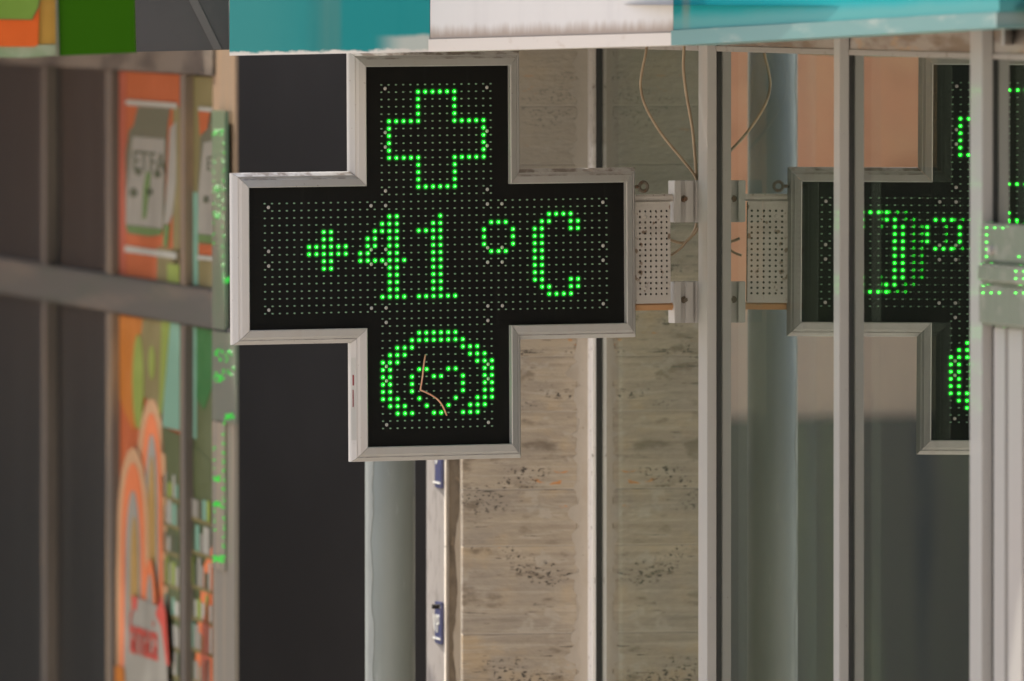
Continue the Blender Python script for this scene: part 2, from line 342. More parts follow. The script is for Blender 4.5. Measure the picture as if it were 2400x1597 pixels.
m_room = mat('shop_interior', (.035, .04, .032), .8, layers=[dict(col=(.11, .125, .075), scale=(3.2, 3.2, .15), lo=.5, hi=.62, amt=.8), dict(col=(.03, .038, .05), scale=(4.3, 4.3, .2), lo=.56, hi=.66, amt=.8)])
m_door = mat('door_aluminium', (.335, .325, .31), .4, layers=[dict(col=(.36, .33, .31), scale=(9, 9, 1.5), lo=.4, hi=.75, amt=.6)])
m_ledge = mat('door_closer_grey', (.22, .235, .19), .35, coat=1.0, coat_rough=.012, bump=(dict(scale=(22, 22, 9), detail=2), .22, .01), layers=[dict(col=(.38, .35, .31), scale=(9, 9, 22), lo=.5, hi=.7, amt=.6)])
m_ground = mat('paving', (.52, .47, .41), .85, layers=[dict(col=(.42, .38, .33), scale=(.7, .7, .7), lo=.4, hi=.65)])
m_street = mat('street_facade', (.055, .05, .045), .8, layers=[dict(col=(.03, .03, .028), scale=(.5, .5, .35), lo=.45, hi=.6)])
m_soffit = mat('soffit_white', (.55, .52, .48), .6)

# ------------------------------------------------------------------ planes of the place
TH = R(14.0)                                     # glazed shopfront: close to the line of sight
G0 = at(1657, 700, 0.337)
GL = Plane((G0.x, G0.y), (sin(TH), -cos(TH)), (-cos(TH), -sin(TH)))
LF0 = at(553, 700, 2.62); LA = R(9.9)            # neighbour's shopfront, receding to the left
LF = Plane((LF0.x, LF0.y), (-sin(LA), cos(LA)), (-cos(LA), -sin(LA)))
ZB, ZT = -3.2, 0.78                              # street level and soffit
TC = GL.pt(GL.s_(1392), 0)                       # corner of stone wall and glazing
TV = Plane((TC.x, TC.y), (-cos(TH), -sin(TH)), (sin(TH), -cos(TH)))

# ------------------------------------------------------------------ ground, far walls
b = BM(); b.face([(-300, -300, ZB), (300, -300, ZB), (300, 300, ZB), (-300, 300, ZB)])
g = build('ground', b, m_ground); g['kind'] = 'structure'
b = BM(); b.hexa([(-1.15, 6, ZB), (-.02, 6, ZB), (-.02, 6, 3.5), (-1.15, 6, 3.5), (-1.15, 6.3, ZB), (-.02, 6.3, ZB), (-.02, 6.3, 3.5), (-1.15, 6.3, 3.5)])
tag(build('rear_wall', b, m_darkwall), 'plain dark grey wall closing the gap behind the round column', 'wall')
# salmon house with a dark base, seen mirrored in the glazing
sw = thing('house', (-5.8, 12, ZB), 'salmon rendered house with dark base mirrored in the shop glazing', 'house')
zs = -.625
def wbox(x0, x1, y0, y1, z0, z1, nm, m, par):
    b = BM(); b.hexa([(x0, y0, z0), (x1, y0, z0), (x1, y0, z1), (x0, y0, z1), (x0, y1, z0), (x1, y1, z0), (x1, y1, z1), (x0, y1, z1)]); return build(nm, b, m, par)
wbox(-7.2, -5.35, 12, 15, zs, 1.6, 'render_coat', m_salmon, sw)
wbox(-7.2, -5.35, 11.96, 15, ZB, zs - .001, 'plinth', m_plinth, sw)
b = BM(); b.hexa([(-7.6, 8, ZB), (-7.6, 60, ZB), (-7.6, 60, 3.2), (-7.6, 8, 3.2), (-8.2, 8, ZB), (-8.2, 60, ZB), (-8.2, 60, 3.2), (-8.2, 8, 3.2)])
tag(build('street_building', b, m_street), 'dark shaded building across the street on the left', 'building')
m_opp = mat('pale_facade', (.56, .50, .43), .9, layers=[dict(col=(.48, .42, .35), scale=(.4, .4, .4), lo=.4, hi=.6)])
b = BM(); b.hexa([(-60, -52, ZB), (60, -52, ZB), (60, -52, 18), (-60, -52, 18), (-60, -53, ZB), (60, -53, ZB), (60, -53, 18), (-60, -53, 18)])
tag(build('opposite_building', b, m_opp), 'pale sunlit building on the opposite side of the street', 'building')
# ------------------------------------------------------------------ stone wall (travertine slabs)
tw = thing('travertine_wall', TV.pt(.16, ZB), 'weathered beige travertine slab wall between plaster pillar and glazing', 'wall')
def tz(py): return TV.sz(1220, py)[1]
joints = [95, 249, 386, 528, 690, 836, 965, 1147, 1279, 1485, 1650, 1800]
sL = TV.s_(1083); sR = .022
zt = [tz(y) for y in joints]
for k in range(len(zt) - 1):
    b = BM(); dz = random.uniform(-.0012, .0012)
    b.pbox(TV, sR + .022, sL, zt[k + 1] + .0013, zt[k] - .0013, -.012, .006 + dz); b.bevel(.0016)
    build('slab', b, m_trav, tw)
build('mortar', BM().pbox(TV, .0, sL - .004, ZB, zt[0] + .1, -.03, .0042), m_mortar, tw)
# ragged pale mortar strip smeared beside the glazing frame
b = BM(); N = 190; f = []
for i in range(N + 1):
    z = zt[0] + (zt[-1] - zt[0]) * i / N
    w = .047 + .005 * math.sin(i * .37) * math.sin(i * .13) + random.uniform(-.008, .008) + (random.uniform(.012, .03) if i % 37 in (11, 12, 13, 14, 29) else 0)
    f.append((z, w))
for (z0, w0), (z1, w1) in zip(f, f[1:]):
    b.face([TV.pt(0, z0, .0074), TV.pt(w0, z0, .0074), TV.pt(w1, z1, .0074), TV.pt(0, z1, .0074)])
    b.face([TV.pt(w0, z0, .0074), TV.pt(w0, z0, .004), TV.pt(w1, z1, .004), TV.pt(w1, z1, .0074)])
build('mortar_smear', b, m_mortar, tw)

# ------------------------------------------------------------------ plaster pillar left of the stone wall
KP0 = at(1044, 1300, 1.46); KP = Plane((KP0.x, KP0.y), (-sin(LA), cos(LA)), (-cos(LA), -sin(LA)))
pl = thing('pillar', KP.pt(.08, ZB), 'limewashed pillar edge with cracked brown mortar beside the travertine', 'pillar')
kz = lambda py: KP.sz(1030, py)[1]
sK = KP.s_(1014)
for y0, y1 in ((200, 760), (760, 1279), (1279, 1700)):
    b = BM(); b.pbox(KP, 0, sK, kz(y1) + .0012, kz(y0), -.003, 0); b.bevel(.0012); build('stone_face', b, m_lime, pl)
FP = Plane((KP0.x, KP0.y), (cos(TH), sin(TH)), (sin(TH), -cos(TH)))    # front faces of the pillar
e = KP.pt(0, 0, 0)
a0 = FP.s_(1045); a1 = FP.s_(1052.5); a2 = FP.s_(1077); a3 = FP.s_(1081); a4 = FP.s_(1085)
build('stone_edge', BM().pbox(FP, a0, a1, ZB, .7, -.2, -.002), m_greystone, pl)
build('mortar_bed', BM().pbox(FP, a1 + .0004, a3, ZB, .7, -.2, -.010), m_brown, pl)
b = BM(); N = 80; zz = [.1 - 1.1 * i / N for i in range(N + 1)]
ww = [max(.002, .007 + .006 * math.sin(i * .31) + .007 * math.sin(i * .115 + 1) + random.uniform(-.002, .002)) for i in range(N + 1)]
for i in range(N):
    b.face([FP.pt(a3 - ww[i], zz[i], -.006), FP.pt(a3, zz[i], -.006), FP.pt(a3, zz[i + 1], -.006), FP.pt(a3 - ww[i + 1], zz[i + 1], -.006)])
    b.face([FP.pt(a3 - ww[i], zz[i], -.006), FP.pt(a3 - ww[i], zz[i], -.011), FP.pt(a3 - ww[i + 1], zz[i + 1], -.011), FP.pt(a3 - ww[i + 1], zz[i + 1], -.006)])
build('plaster_smear', b, m_mortar, pl)
build('sunlit_edge_strip', BM().pbox(FP, a3 + .0004, a4 - .0006, ZB, .7, -.2, .004), m_white_post, pl)  # white strip paints the sunlit side of the slab edge

# street plates (blue enamel, seen almost edge-on)
def plate(py0, py1, label, text):
    s0 = KP.s_(1041); s1 = KP.s_(1017); z0 = KP.sz(1029, py1)[1]; z1 = KP.sz(1029, py0)[1]
    t = thing('street_plate', KP.pt((s0 + s1) / 2, z0, 0), label, 'sign', 'blue enamel plates on the pillar')
    b = BM(); b.pbox(KP, s0, s1, z0, z1, .001, .007); b.bevel(.0015, 2); build('plate', b, m_blue, t)
    for za, zb in ((z0 + .010, z0 + .015), (z1 - .015, z1 - .010)):
        build('border_line', BM().pbox(KP, s0 + .012, s1 - .012, za, zb, .0071, .0085), m_enamel, t)
    return t, s0, s1, z0, z1
def text_on(P, txt, s_left, s_right, z0, z1, o, m, parent, name='lettering', th=.0012):
    c = bpy.data.curves.new('txt', 'FONT'); c.body = txt; ob = bpy.data.objects.new('txt', c); COL.objects.link(ob)
    bpy.context.view_layer.update()
    me = bpy.data.meshes.new_from_object(ob.evaluated_get(bpy.context.evaluated_depsgraph_get()))
    xs = [v.co.x for v in me.vertices]; ys = [v.co.y for v in me.vertices]
    x0, x1, y0, y1 = min(xs), max(xs), min(ys), max(ys)
    b = BM(); b.bm.from_mesh(me)
    r = bmesh.ops.extrude_face_region(b.bm, geom=b.bm.faces[:])
    nv = {v for v in r['geom'] if isinstance(v, bmesh.types.BMVert)}
    for v in b.bm.verts:
        s = s_left + (s_right - s_left) * (v.co.x - x0) / (x1 - x0); z = z0 + (z1 - z0) * (v.co.y - y0) / (y1 - y0)
        v.co = P.pt(s, z, o + (th if v in nv else 0))
    bpy.data.objects.remove(ob); bpy.data.curves.remove(c); bpy.data.meshes.remove(me)
    return build(name, b, m, parent)
t, s0, s1, z0, z1 = plate(1030, 1143, 'upper blue house number plate half hidden below the LED cross', '0')
text_on(KP, '0', s0 + .085, s0 + .055, KP.sz(1029, 1088)[1], KP.sz(1029, 1042)[1], .0071, m_enamel, t)
t, s0, s1, z0, z1 = plate(1409, 1508, 'lower rusty blue street name plate with white letters on pillar', 'WIP')
text_on(KP, 'WIP', s1 - .006, s0 + .03, KP.sz(1029, 1482)[1], KP.sz(1029, 1440)[1], .0071, m_enamel, t)
p = KP.pt(s0 + .02, KP.sz(1035, 1421)[1], .007)
build('nail', BM().cyl(p, KP.n, .006, .02, 8), m_hole, t)

# ------------------------------------------------------------------ round column
cx, cy, cr = -.2965, 1.39, .0605
co = thing('column', (cx, cy, ZB), 'round grey green painted column with peeling strip in front of dark wall', 'column')
build('shaft', BM().tube([(cx, cy, ZB), (cx, cy, 1.6)], cr, 48, 0), m_col, co, True)
b = BM(); N = 120; prev = None
ca = Vector((cx, cy, 0)); cang = math.atan2(-35 - cy, -cx)
for i in range(N + 1):
    z = .75 - 1.9 * i / N
    w = .50 + .05 * math.sin(i * .21) + .035 * math.sin(i * .67 + 1) + random.uniform(-.02, .02)
    row = []
    for k in range(7):
        a = pi + .12 + (w * 1.35) * k / 6      # angle: left side of the column towards the street
        row.append(Vector((cx + cos(a) * (cr + .0014), cy + sin(a) * (cr + .0014), z)))
    row.append(Vector((cx + cos(a) * (cr - .001), cy + sin(a) * (cr - .001), z)))
    if prev:
        for k in range(7): b.face([prev[k], prev[k + 1], row[k + 1], row[k]])
    prev = row
build('peeling_coat', b, m_flake, co)

# ------------------------------------------------------------------ glazed shopfront
gz = lambda px, py, o=0: GL.sz(px, py, o)[1]
sf = thing('shopfront', GL.pt(.8, ZB), 'grey aluminium framed glass shopfront mirroring the LED cross', 'shopfront')
def post(base_px, face_w, o, black, name='post', m=m_post, z1=ZT, lip=True):
    s1 = GL.s_(base_px); s0 = s1 - face_w
    b = BM(); b.pbox(GL, s0, s1, ZB, z1, black, o)
    if lip: b.pbox(GL, s0 - .03, s0 - .0005, ZB, z1, -.02, o - .012)
    b.bevel(.0015, 2); o_ = build(name, b, m, sf)
    build('gasket', BM().pbox(GL, s0 + .01, s1 - .0008, ZB, z1, -.03, black - .0004), m_gasket, o_)
    return s0, s1
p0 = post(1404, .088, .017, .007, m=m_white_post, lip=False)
p1 = post(1685, .085, .028, .0055)
p2 = post(1995.5, .052, .028, .0055)
p3 = post(2332.5, .10, .030, .0055)
zh = gz(1800, 124)                               # underside of the head rail
sEnd = GL.s_(2332.5) + .9
b = BM(); b.pbox(GL, p0[1] - .06, sEnd, zh, zh + .013, -.02, .008); b.bevel(.001); build('head_rail', b, mat('dull_head_rail', (.27, .245, .22), .5, layers=[dict(col=DIRT, scale=(30, 30, 60), lo=.58, hi=.7, amt=.6)]), sf)
b = BM(); b.pbox(GL, p0[1] - .06, sEnd, zh + .0135, ZT, -.02, .004); build('head_panel', b, mat('satin_head_panel', (.42, .38, .34), .22, .35, layers=[dict(col=(.22, .16, .11), scale=(3, 3, 14), lo=.45, hi=.6, amt=.8), dict(col=(.50, .36, .24), scale=(5, 5, 22), lo=.55, hi=.65, amt=.8)]), sf)  # brown and tan layers paint reflections into the panel
def pane(sa, sb, za, zb):
    b = BM(); b.pbox(GL, sa, sb, za, zb, -.008, -.001)
    o = build('window_pane', b, [m_glass, m_glass_back], sf)
    for f in o.data.polygons:
        if f.normal.dot(GL.n) < .9: f.material_index = 1
    q = []
    for o1 in (-.0200, -.0235):                  # inner sheet of the double glazing, very slightly out of parallel
        q += [GL.pt(sa, za, o1 - .0025), GL.pt(sb, za, o1 + .0005), GL.pt(sb, zb, o1 + .0020), GL.pt(sa, zb, o1 - .0010)]
    b = BM(); b.hexa(q); o2 = build('inner_pane', b, [m_glass_in, m_glass_back], o)
    for f in o2.data.polygons:
        if f.normal.dot(GL.n) < .9: f.material_index = 1
    return o
sD = GL.s_(2332.5)
for sa, sb in ((p0[1] - .03, p1[0] + .02), (p1[1] - .03, p2[0] + .02), (p2[1] - .03, p3[0] + .02)):
    pane(sa, sb, ZB, zh + .01)
zd = gz(2360, 524)
pane(sD - .03, sEnd, zd - .01, zh + .01)
# door beside the last post: closer boxes, lock rail, lower panels
dr = thing('shop_door', GL.pt(sD + .4, ZB), 'grey aluminium shop door with lock rail at right edge of glazing', 'door')
y = lambda py: gz(2370, py)
sd0 = GL.s_(2300, .045)
for k, (ya, yb, s_, o, m, nm) in enumerate(((524, 617, sD + .004, .036, m_ledge, 'closer_box'), (618.5, 663, GL.s_(2290, .05), .05, m_ledge, 'ledge'), (664.5, 764, sD + .004, .040, m_ledge, 'lock_rail'))):
    b = BM(); b.pbox(GL, s_, sEnd, y(yb), y(ya), -.02, o); b.bevel(.006, 3); build(nm, b, m, dr)
b = BM(); b.cyl(GL.pt(GL.s_(2326, .036), y(588), .034), GL.n, .010, .012, 12); build('lock_cylinder', b, m_steel, dr)
zdoor = y(766)
for (sa, sb, o) in ((sD + .028, sD + .125, .012), (sD + .150, sD + .27, .014), (sD + .28, sEnd, .012)):
    b = BM(); b.pbox(GL, sa, sb, ZB, zdoor, -.02, o); b.bevel(.004, 2); build('panel', b, m_door, dr)
build('panel_gap', BM().pbox(GL, sD + .002, sEnd, ZB, zdoor - .002, -.03, -.012), m_gasket, dr)
# room behind the glazing
rm = thing('shop_room', GL.pt(.6, ZB, -1.4), 'dim shop interior with dark green partitions behind the glazing', 'room')
build('back_wall', BM().pbox(GL, -2.2, 4.5, ZB, ZT - .02, -1.7, -1.6), m_room, rm)
for k, (sa, sb, o) in enumerate(((-.4, -.25, -.9), (.55, .75, -.5), (1.2, 1.32, -.7), (1.75, 1.9, -.45))):
    build('partition', BM().pbox(GL, sa, sb, ZB, ZT - .05, o - .1, o), m_room, rm)
build('floor', BM().pbox(GL, -2.2, 4.5, ZB + .02, ZB + .06, -1.6, -.03), m_room, rm)
build('end_wall', BM().pbox(GL, -2.3, -2.2, ZB, ZT - .02, -1.7, -.06), m_room, rm)
build('end_wall', BM().pbox(GL, 4.45, 4.5, ZB, ZT - .02, -1.6, -.05), m_room, rm)
b = BM(); r0 = GL.pt(p0[1] - .08, 0, -.0); r1 = GL.pt(sEnd + 2, 0, -.0); r2 = GL.pt(sEnd + 2, 0, -3); r3 = GL.pt(p0[1] - 1.0, 0, -3)
b.prism([Vector((q.x, q.y, ZT + .01)) for q in (r0, r1, r2, r3)], [Vector((q.x, q.y, ZT + .2)) for q in (r0, r1, r2, r3)])
build('ceiling', b, m_soffit, rm)

# ------------------------------------------------------------------ teal and white shop fascia
fs = thing('shop_fascia', (.2, -.9, .67), 'teal and white shop sign box above the LED cross', 'shop sign')
corner = [(537, 131, -.36), (1008, 122, -.46), (1578, 107, -1.1), (2342, 65, -2.6)]
def fpanel(i, mp, mt, trim, nm, zt_=1.5, th=.10):
    (xa, ya, Ya), (xb, yb, Yb) = corner[i], corner[i + 1]
    A, B_ = at(xa, ya, Ya), at(xb, yb, Yb); d = (B_ - A); d.z = 0; Ln = d.length; d.normalize(); nrm = Vector((d.y, -d.x, 0))
    A = A + d * .0008; B_ = B_ - d * .0008
    def slab(z0a, z0b, z1a, z1b, o, name, m, par):
        q = [A + Vector((0, 0, z0a)) + nrm * o, B_ + Vector((0, 0, z0b)) + nrm * o, B_ + Vector((0, 0, z1b)) + nrm * o, A + Vector((0, 0, z1a)) + nrm * o]
        uv = [(0, 0), (Ln, 0), (Ln, z1b - z0b), (0, z1a - z0a)]
        b = BM(); b.hexa(q + [p - nrm * (th + o) for p in q], uv); return build(name, b, m, par)
    if trim:
        slab(trim + .0006, trim + .0006, zt_ - A.z, zt_ - B_.z, 0, nm, mp, fs)
        slab(0, 0, trim, trim, .006, 'bottom_trim', mt, fs)
    else: slab(0, 0, zt_ - A.z, zt_ - B_.z, 0, nm, mp, fs)
fpanel(0, m_teal, None, 0, 'sign_panel')
fpanel(1, m_white, m_white_trim, .029, 'sign_panel')
fpanel(2, m_teal2, m_teal_trim, .034, 'sign_panel')
A = at(2349, 58, -2.50); B2 = at(2470, 58, -.9)
for (dz0, dz1, m, nm, dx) in ((.0, .8, m_teal_shade, 'return_panel', 0), (-.045, -.0006, m_post, 'bottom_trim', .004)):
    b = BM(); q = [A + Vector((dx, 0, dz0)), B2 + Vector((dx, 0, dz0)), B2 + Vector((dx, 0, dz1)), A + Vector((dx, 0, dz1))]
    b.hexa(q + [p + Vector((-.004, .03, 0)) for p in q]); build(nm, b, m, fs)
b = BM(); c4 = [at(x, 100, Y) for x, _, Y in corner]
poly = [(c4[0].x + .05, c4[0].y + .05), (c4[1].x, c4[1].y + .06), (c4[2].x, c4[2].y + .1), (c4[3].x - .02, c4[3].y + .1), (1.35, -2.5), (GL.pt(sEnd, 0).x, GL.pt(sEnd, 0).y), (.433, .428), (-.28, .428), (-.28, .06)]
poly2 = [(.424, .463), (TC.x, TC.y), (-.28, 1.7), (-.28, .463)]    # unseen gap added between the two boards to throw a sliver of sun
b.prism([Vector((x, yy, ZT + .012)) for x, yy in poly], [Vector((x, yy, ZT + .06)) for x, yy in poly])
b2 = BM(); b2.prism([Vector((x, yy, ZT + .012)) for x, yy in poly2], [Vector((x, yy, ZT + .06)) for x, yy in poly2])
build('soffit', b2, m_soffit, fs)
build('soffit', b, m_soffit, fs)

# ------------------------------------------------------------------ LED pharmacy cross
AL, ROLL = R(28.0), R(0.30)
CC = at(1023.8, 600, 0.0)
U0 = Vector((cos(AL), sin(AL), 0)); CN = Vector((sin(AL), -cos(AL), 0)); V0 = Vector((0, 0, 1))
CU = U0 * cos(ROLL) + V0 * sin(ROLL); CV = V0 * cos(ROLL) - U0 * sin(ROLL)
def cp(u, v, n=0.0): return CC + CU * u + CV * v + CN * n
def cuv(px, py, n=0.0):
    p = hit(px, py, CC + CN * n, CN) - CC; return p.dot(CU), p.dot(CV)
PU, PV = .01925, .01711
CW, CH, ca_, cb_ = .4990, .4445, .1905, .1660
crs = thing('pharmacy_cross', cp(0, -.48), 'black LED pharmacy cross in grey frame showing +41 degrees C', 'LED sign')
poly = [(-ca_, CH), (ca_, CH), (ca_, cb_), (CW, cb_), (CW, -cb_), (ca_, -cb_), (ca_, -CH), (-ca_, -CH), (-ca_, -cb_), (-CW, -cb_), (-CW, cb_), (-ca_, cb_)]
def offs(o):
    r = []; n = len(poly)
    for i in range(n):
        a, c, d = Vector(poly[i - 1]), Vector(poly[i]), Vector(poly[(i + 1) % n])
        e1 = (c - a).normalized(); e2 = (d - c).normalized()
        n1 = Vector((-e1.y, e1.x)); n2 = Vector((-e2.y, e2.x)); r.append(c + (n1 + n2) * o)
    return r
b = BM(); b.prism([cp(x, y_, 0) for x, y_ in offs(.004)], [cp(x, y_, -.012) for x, y_ in offs(.004)]); build('display_panel', b, m_panel, crs)
b = BM(); b.prism([cp(x, y_, -.013) for x, y_ in offs(-.008)], [cp(x, y_, -.085) for x, y_ in offs(-.008)]); build('housing', b, m_steel, crs)
prof = [(0, -.011), (0, .0125), (.002, .0135), (.0175, .0085), (.0195, .0065), (.0235, .0035), (.0245, .0045), (.0262, .0035), (.0335, -.0065), (.0345, -.0105), (.0345, -.021), (.005, -.021)]
rings = [(offs(o), n) for o, n in prof]
for i in range(12):
    j = (i + 1) % 12; b = BM(); A_, B_ = [], []
    for vs, n in rings:
        a, c = vs[i], vs[j]; d = (c - a).normalized() * .0005
        A_.append(b.bm.verts.new(cp(*(a + d), n))); B_.append(b.bm.verts.new(cp(*(c - d), n)))
    k = len(prof)
    for q in range(k): b.bm.faces.new((A_[q], A_[(q + 1) % k], B_[(q + 1) % k], B_[q]))
    b.bm.faces.new(A_[::-1]); b.bm.faces.new(B_)
    build('frame_bar', b, m_alu, crs)
# LEDs: 48 x 48 grid on a cross of 16 x 16 blocks
L = {}
def add(g_, row, cols, off=0):
    for c in cols: L[(c + off, row)] = g_
for r_ in (1, 14): add('lit_cross_outline', r_, range(5, 11), 16)
for r_ in (5, 10): add('lit_cross_outline', r_, list(range(1, 6)) + list(range(10, 15)), 16)
for r_ in (2, 3, 4, 11, 12, 13): add('lit_cross_outline', r_, (5, 10), 16)
for r_ in (6, 7, 8, 9): add('lit_cross_outline', r_, (1, 14), 16)
for r_ in range(20, 26): add('lit_plus_sign', r_, range(6, 12) if r_ in (22, 23) else (8, 9))
for r_, c in {18: (17, 18), 19: (16, 17, 18), 20: (15, 16, 17, 18), 21: (14, 15, 17, 18), 22: (14, 15, 17, 18), 23: (13, 14, 17, 18), 24: range(13, 20), 25: (17, 18), 26: (17, 18), 27: (17, 18), 28: (17, 18), 29: range(16, 20)}.items(): add('lit_digit_four', r_, c)
for r_, c in {18: (24,), 19: (23, 24), 20: (21, 22, 23, 24), 29: range(21, 27)}.items(): add('lit_digit_one', r_, c)
for r_ in range(21, 29): add('lit_digit_one', r_, (23, 24))
for r_ in (19, 23): add('lit_degree_ring', r_, (31, 32, 33))
for r_ in (20, 21, 22): add('lit_degree_ring', r_, (30, 34))
for r_, c in {18: range(39, 43), 19: (38, 39, 42, 43), 20: (37, 38, 42, 43), 27: (37, 38, 42, 43), 28: (38, 39, 42, 43), 29: range(39, 43)}.items(): add('lit_letter_c', r_, c)
for r_ in range(21, 27): add('lit_letter_c', r_, (37, 38))
for r_, c in {34: range(5, 11), 35: range(4, 12), 36: (2, 3, 4, 11, 12, 13), 37: (1, 2, 3, 12, 13, 14), 38: (0, 1, 2, 13, 14, 15), 39: (0, 1, 14, 15), 40: (0, 1, 14, 15), 41: (0, 1, 14, 15), 42: (0, 1, 14, 15), 43: (0, 1, 2, 13, 14, 15), 44: (1, 2, 3, 12, 13, 14), 45: (2, 3, 4, 11, 12, 13)}.items(): add('lit_ring', r_, c, 16)
for r_, c in {39: (5, 6, 9, 10), 40: (4, 7, 8, 11), 41: (4, 11), 42: (4, 11), 43: (5, 10), 44: (6, 9), 45: (7, 8)}.items(): add('lit_heart', r_, c, 16)
def dome(b, u, v, ru, rv, h, seg=8, mi=None, n0=0.0004, cap=None, cm=.74):
    base = [b.bm.verts.new(cp(u + ru * cos(2 * pi * k / seg), v + rv * sin(2 * pi * k / seg), n0)) for k in range(seg)]
    mid = [b.bm.verts.new(cp(u + cm * ru * cos(2 * pi * k / seg), v + cm * rv * sin(2 * pi * k / seg), n0 + h * .7)) for k in range(seg)]
    top = b.bm.verts.new(cp(u, v, n0 + h))
    for k in range(seg):
        f = b.bm.faces.new((base[k], base[(k + 1) % seg], mid[(k + 1) % seg], mid[k])); f.smooth = True
        f2 = b.bm.faces.new((mid[k], mid[(k + 1) % seg], top)); f2.smooth = True
        if cap is not None: f2.material_index = cap
off = BM(); groups = {}
for r_ in range(48):
    for c in range(48):
        if not (16 <= r_ < 32 or 16 <= c < 32): continue
        u, v = (c - 23.5) * PU, (23.5 - r_) * PV
        if (c, r_) in L:
            gb = groups.setdefault(L[(c, r_)], BM()); dome(gb, u, v, .0039, .0037, .0036, 10, cap=1, cm=.52)
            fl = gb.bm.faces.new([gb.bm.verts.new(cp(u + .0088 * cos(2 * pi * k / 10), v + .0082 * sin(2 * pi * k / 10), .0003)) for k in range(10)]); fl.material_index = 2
        else:
            u += random.uniform(-.0003, .0003); dome(off, u, v, .0034, .0021, .0018, 6)
o = build('unlit_leds', off, m_led_off, crs); o['kind'] = 'stuff'
for nm, b in groups.items(): build(nm, b, [m_led_skirt, m_led_core, m_led_halo], crs)
sc_ = BM()
for bx in range(3):
    for by in range(6):
        if not (bx == 1 or by in (2, 3)): continue
        for du in (.5, 14.5):
            for dv in (.5, 6.5):
                u, v = (bx * 16 + du - 23.5) * PU, (23.5 - by * 8 - dv) * PV
                sc_.cyl(cp(u, v, .0003), CN, .0044, .0018, 8, .0030)
                sc_.cyl(cp(u, v, .0019), CN, .0012, .0006, 5)
o = build('screws', sc_, m_screw, crs); o['kind'] = 'stuff'
# sticker on the lower left edge of the frame
def st(u0, u1, v0, v1, n0, n1, nm, m):
    b = BM(); b.hexa([cp(u0, v0, n0), cp(u1, v0, n1), cp(u1, v1, n1), cp(u0, v1, n0), cp(u0, v0, n0 - .0008), cp(u1, v0, n1 - .0008), cp(u1, v1, n1 - .0008), cp(u0, v1, n0 - .0008)])
    return build(nm, b, m, crs)
xa = -ca_ - .0345
sk = st(xa + .0004, xa + .008, -.428, -.235, -.0060, .0038, 'sticker', m_sticker)
st(xa + .0022, xa + .0042, -.300, -.275, -.0021, .0006, 'sticker_print', m_sticker_red)
st(xa + .0022, xa + .0036, -.350, -.310, -.0021, -.0003, 'sticker_print', m_sticker_red)
# bent copper wire caught on the display
pts = [(997, 832), (993.5, 853), (990, 885), (985, 914.5), (996, 919), (1012, 927), (1027, 938), (1038, 953), (1047, 974)]
W3 = []
for i, (x, y_) in enumerate(pts):
    n = .006 + .006 * (i > 0) * (i < 8); u, v = cuv(x, y_, n); W3.append(cp(u, v, n))
b = BM(); b.tube(W3[:4], .0021, 6, 4); b.tube(W3[3:], .0021, 6, 5)
tag(build('copper_wire', b, m_copper, smooth=True), 'bent pinkish copper wire caught over the lit ring and heart', 'wire')

# ------------------------------------------------------------------ bracket between cross and shopfront post
br = thing('wall_bracket', cp(.58, -.12), 'grey steel bracket with perforated plate holding cross to post', 'bracket')
nB = -.006
def cbox(px0, py0, px1, py1, n0, n1, nm, m, bev=.001, par=br):
    u0, v0 = cuv(px0, py1, n1); u1, v1 = cuv(px1, py0, n1)
    b = BM(); b.hexa([cp(u0, v0, n1), cp(u1, v0, n1), cp(u1, v1, n1), cp(u0, v1, n1), cp(u0, v0, n0), cp(u1, v0, n0), cp(u1, v1, n0), cp(u0, v1, n0)])
    if bev: b.bevel(bev, 2)
    return build(nm, b, m, par)
cbox(1470, 455, 1590, 474, nB - .03, nB - .004, 'cross_bar', m_steel, .004)
cbox(1470, 710, 1590, 729, nB - .03, nB - .004, 'cross_bar', m_cream, .004)
# perforated plate with real holes
u0, v1 = cuv(1488, 474, nB); u1, v0 = cuv(1572, 711, nB); hu = cuv(1500, 496, nB); hv = cuv(1563.5, 689, nB)
b = BM(); nc, nr = 6, 16; pu = (hv[0] - hu[0]) / (nc - 1); pv = (hu[1] - hv[1]) / (nr - 1); hr = .0030
def q4(a0, b0, a1, b1): b.face([cp(a0, b0, nB), cp(a1, b0, nB), cp(a1, b1, nB), cp(a0, b1, nB)])
for i in range(nc):
    for j in range(nr):
        cu_, cv_ = hu[0] + pu * i, hu[1] - pv * j
        sq, oc = [], []
        for k in range(8):
            a = 2 * pi * k / 8 + pi / 8; x, y_ = cos(a), sin(a); s = 1 / max(abs(x), abs(y_))
            sq.append((cu_ + x * s * pu / 2, cv_ + y_ * s * pv / 2)); oc.append((cu_ + x * hr, cv_ + y_ * hr))
        for k in range(8):
            m2 = (k + 1) % 8
            b.face([cp(*sq[k], nB), cp(*sq[m2], nB), cp(*oc[m2], nB), cp(*oc[k], nB)])
            b.face([cp(*oc[k], nB), cp(*oc[m2], nB), cp(*oc[m2], nB - .0025), cp(*oc[k], nB - .0025)])
        for sx in (-1, 1):
            for sy in (-1, 1):
                c1 = (cu_ + sx * pu / 2, cv_ + sy * pv / 2)
                t = math.tan(pi / 8)
                b.face([cp(*c1, nB), cp(cu_ + sx * pu / 2, cv_ + sy * pv / 2 * t, nB), cp(cu_ + sx * pu / 2 * t, cv_ + sy * pv / 2, nB)])
xl, xr, yb, yt = hu[0] - pu / 2, hv[0] + pu / 2, hv[1] - pv / 2, hu[1] + pv / 2
q4(u0, v0, xl, v1); q4(xr, v0, u1, v1); q4(xl, v0, xr, yb); q4(xl, yt, xr, v1)
bmesh.ops.remove_doubles(b.bm, verts=b.bm.verts, dist=1e-5)
pp = build('perforated_plate', b, m_steel, br)
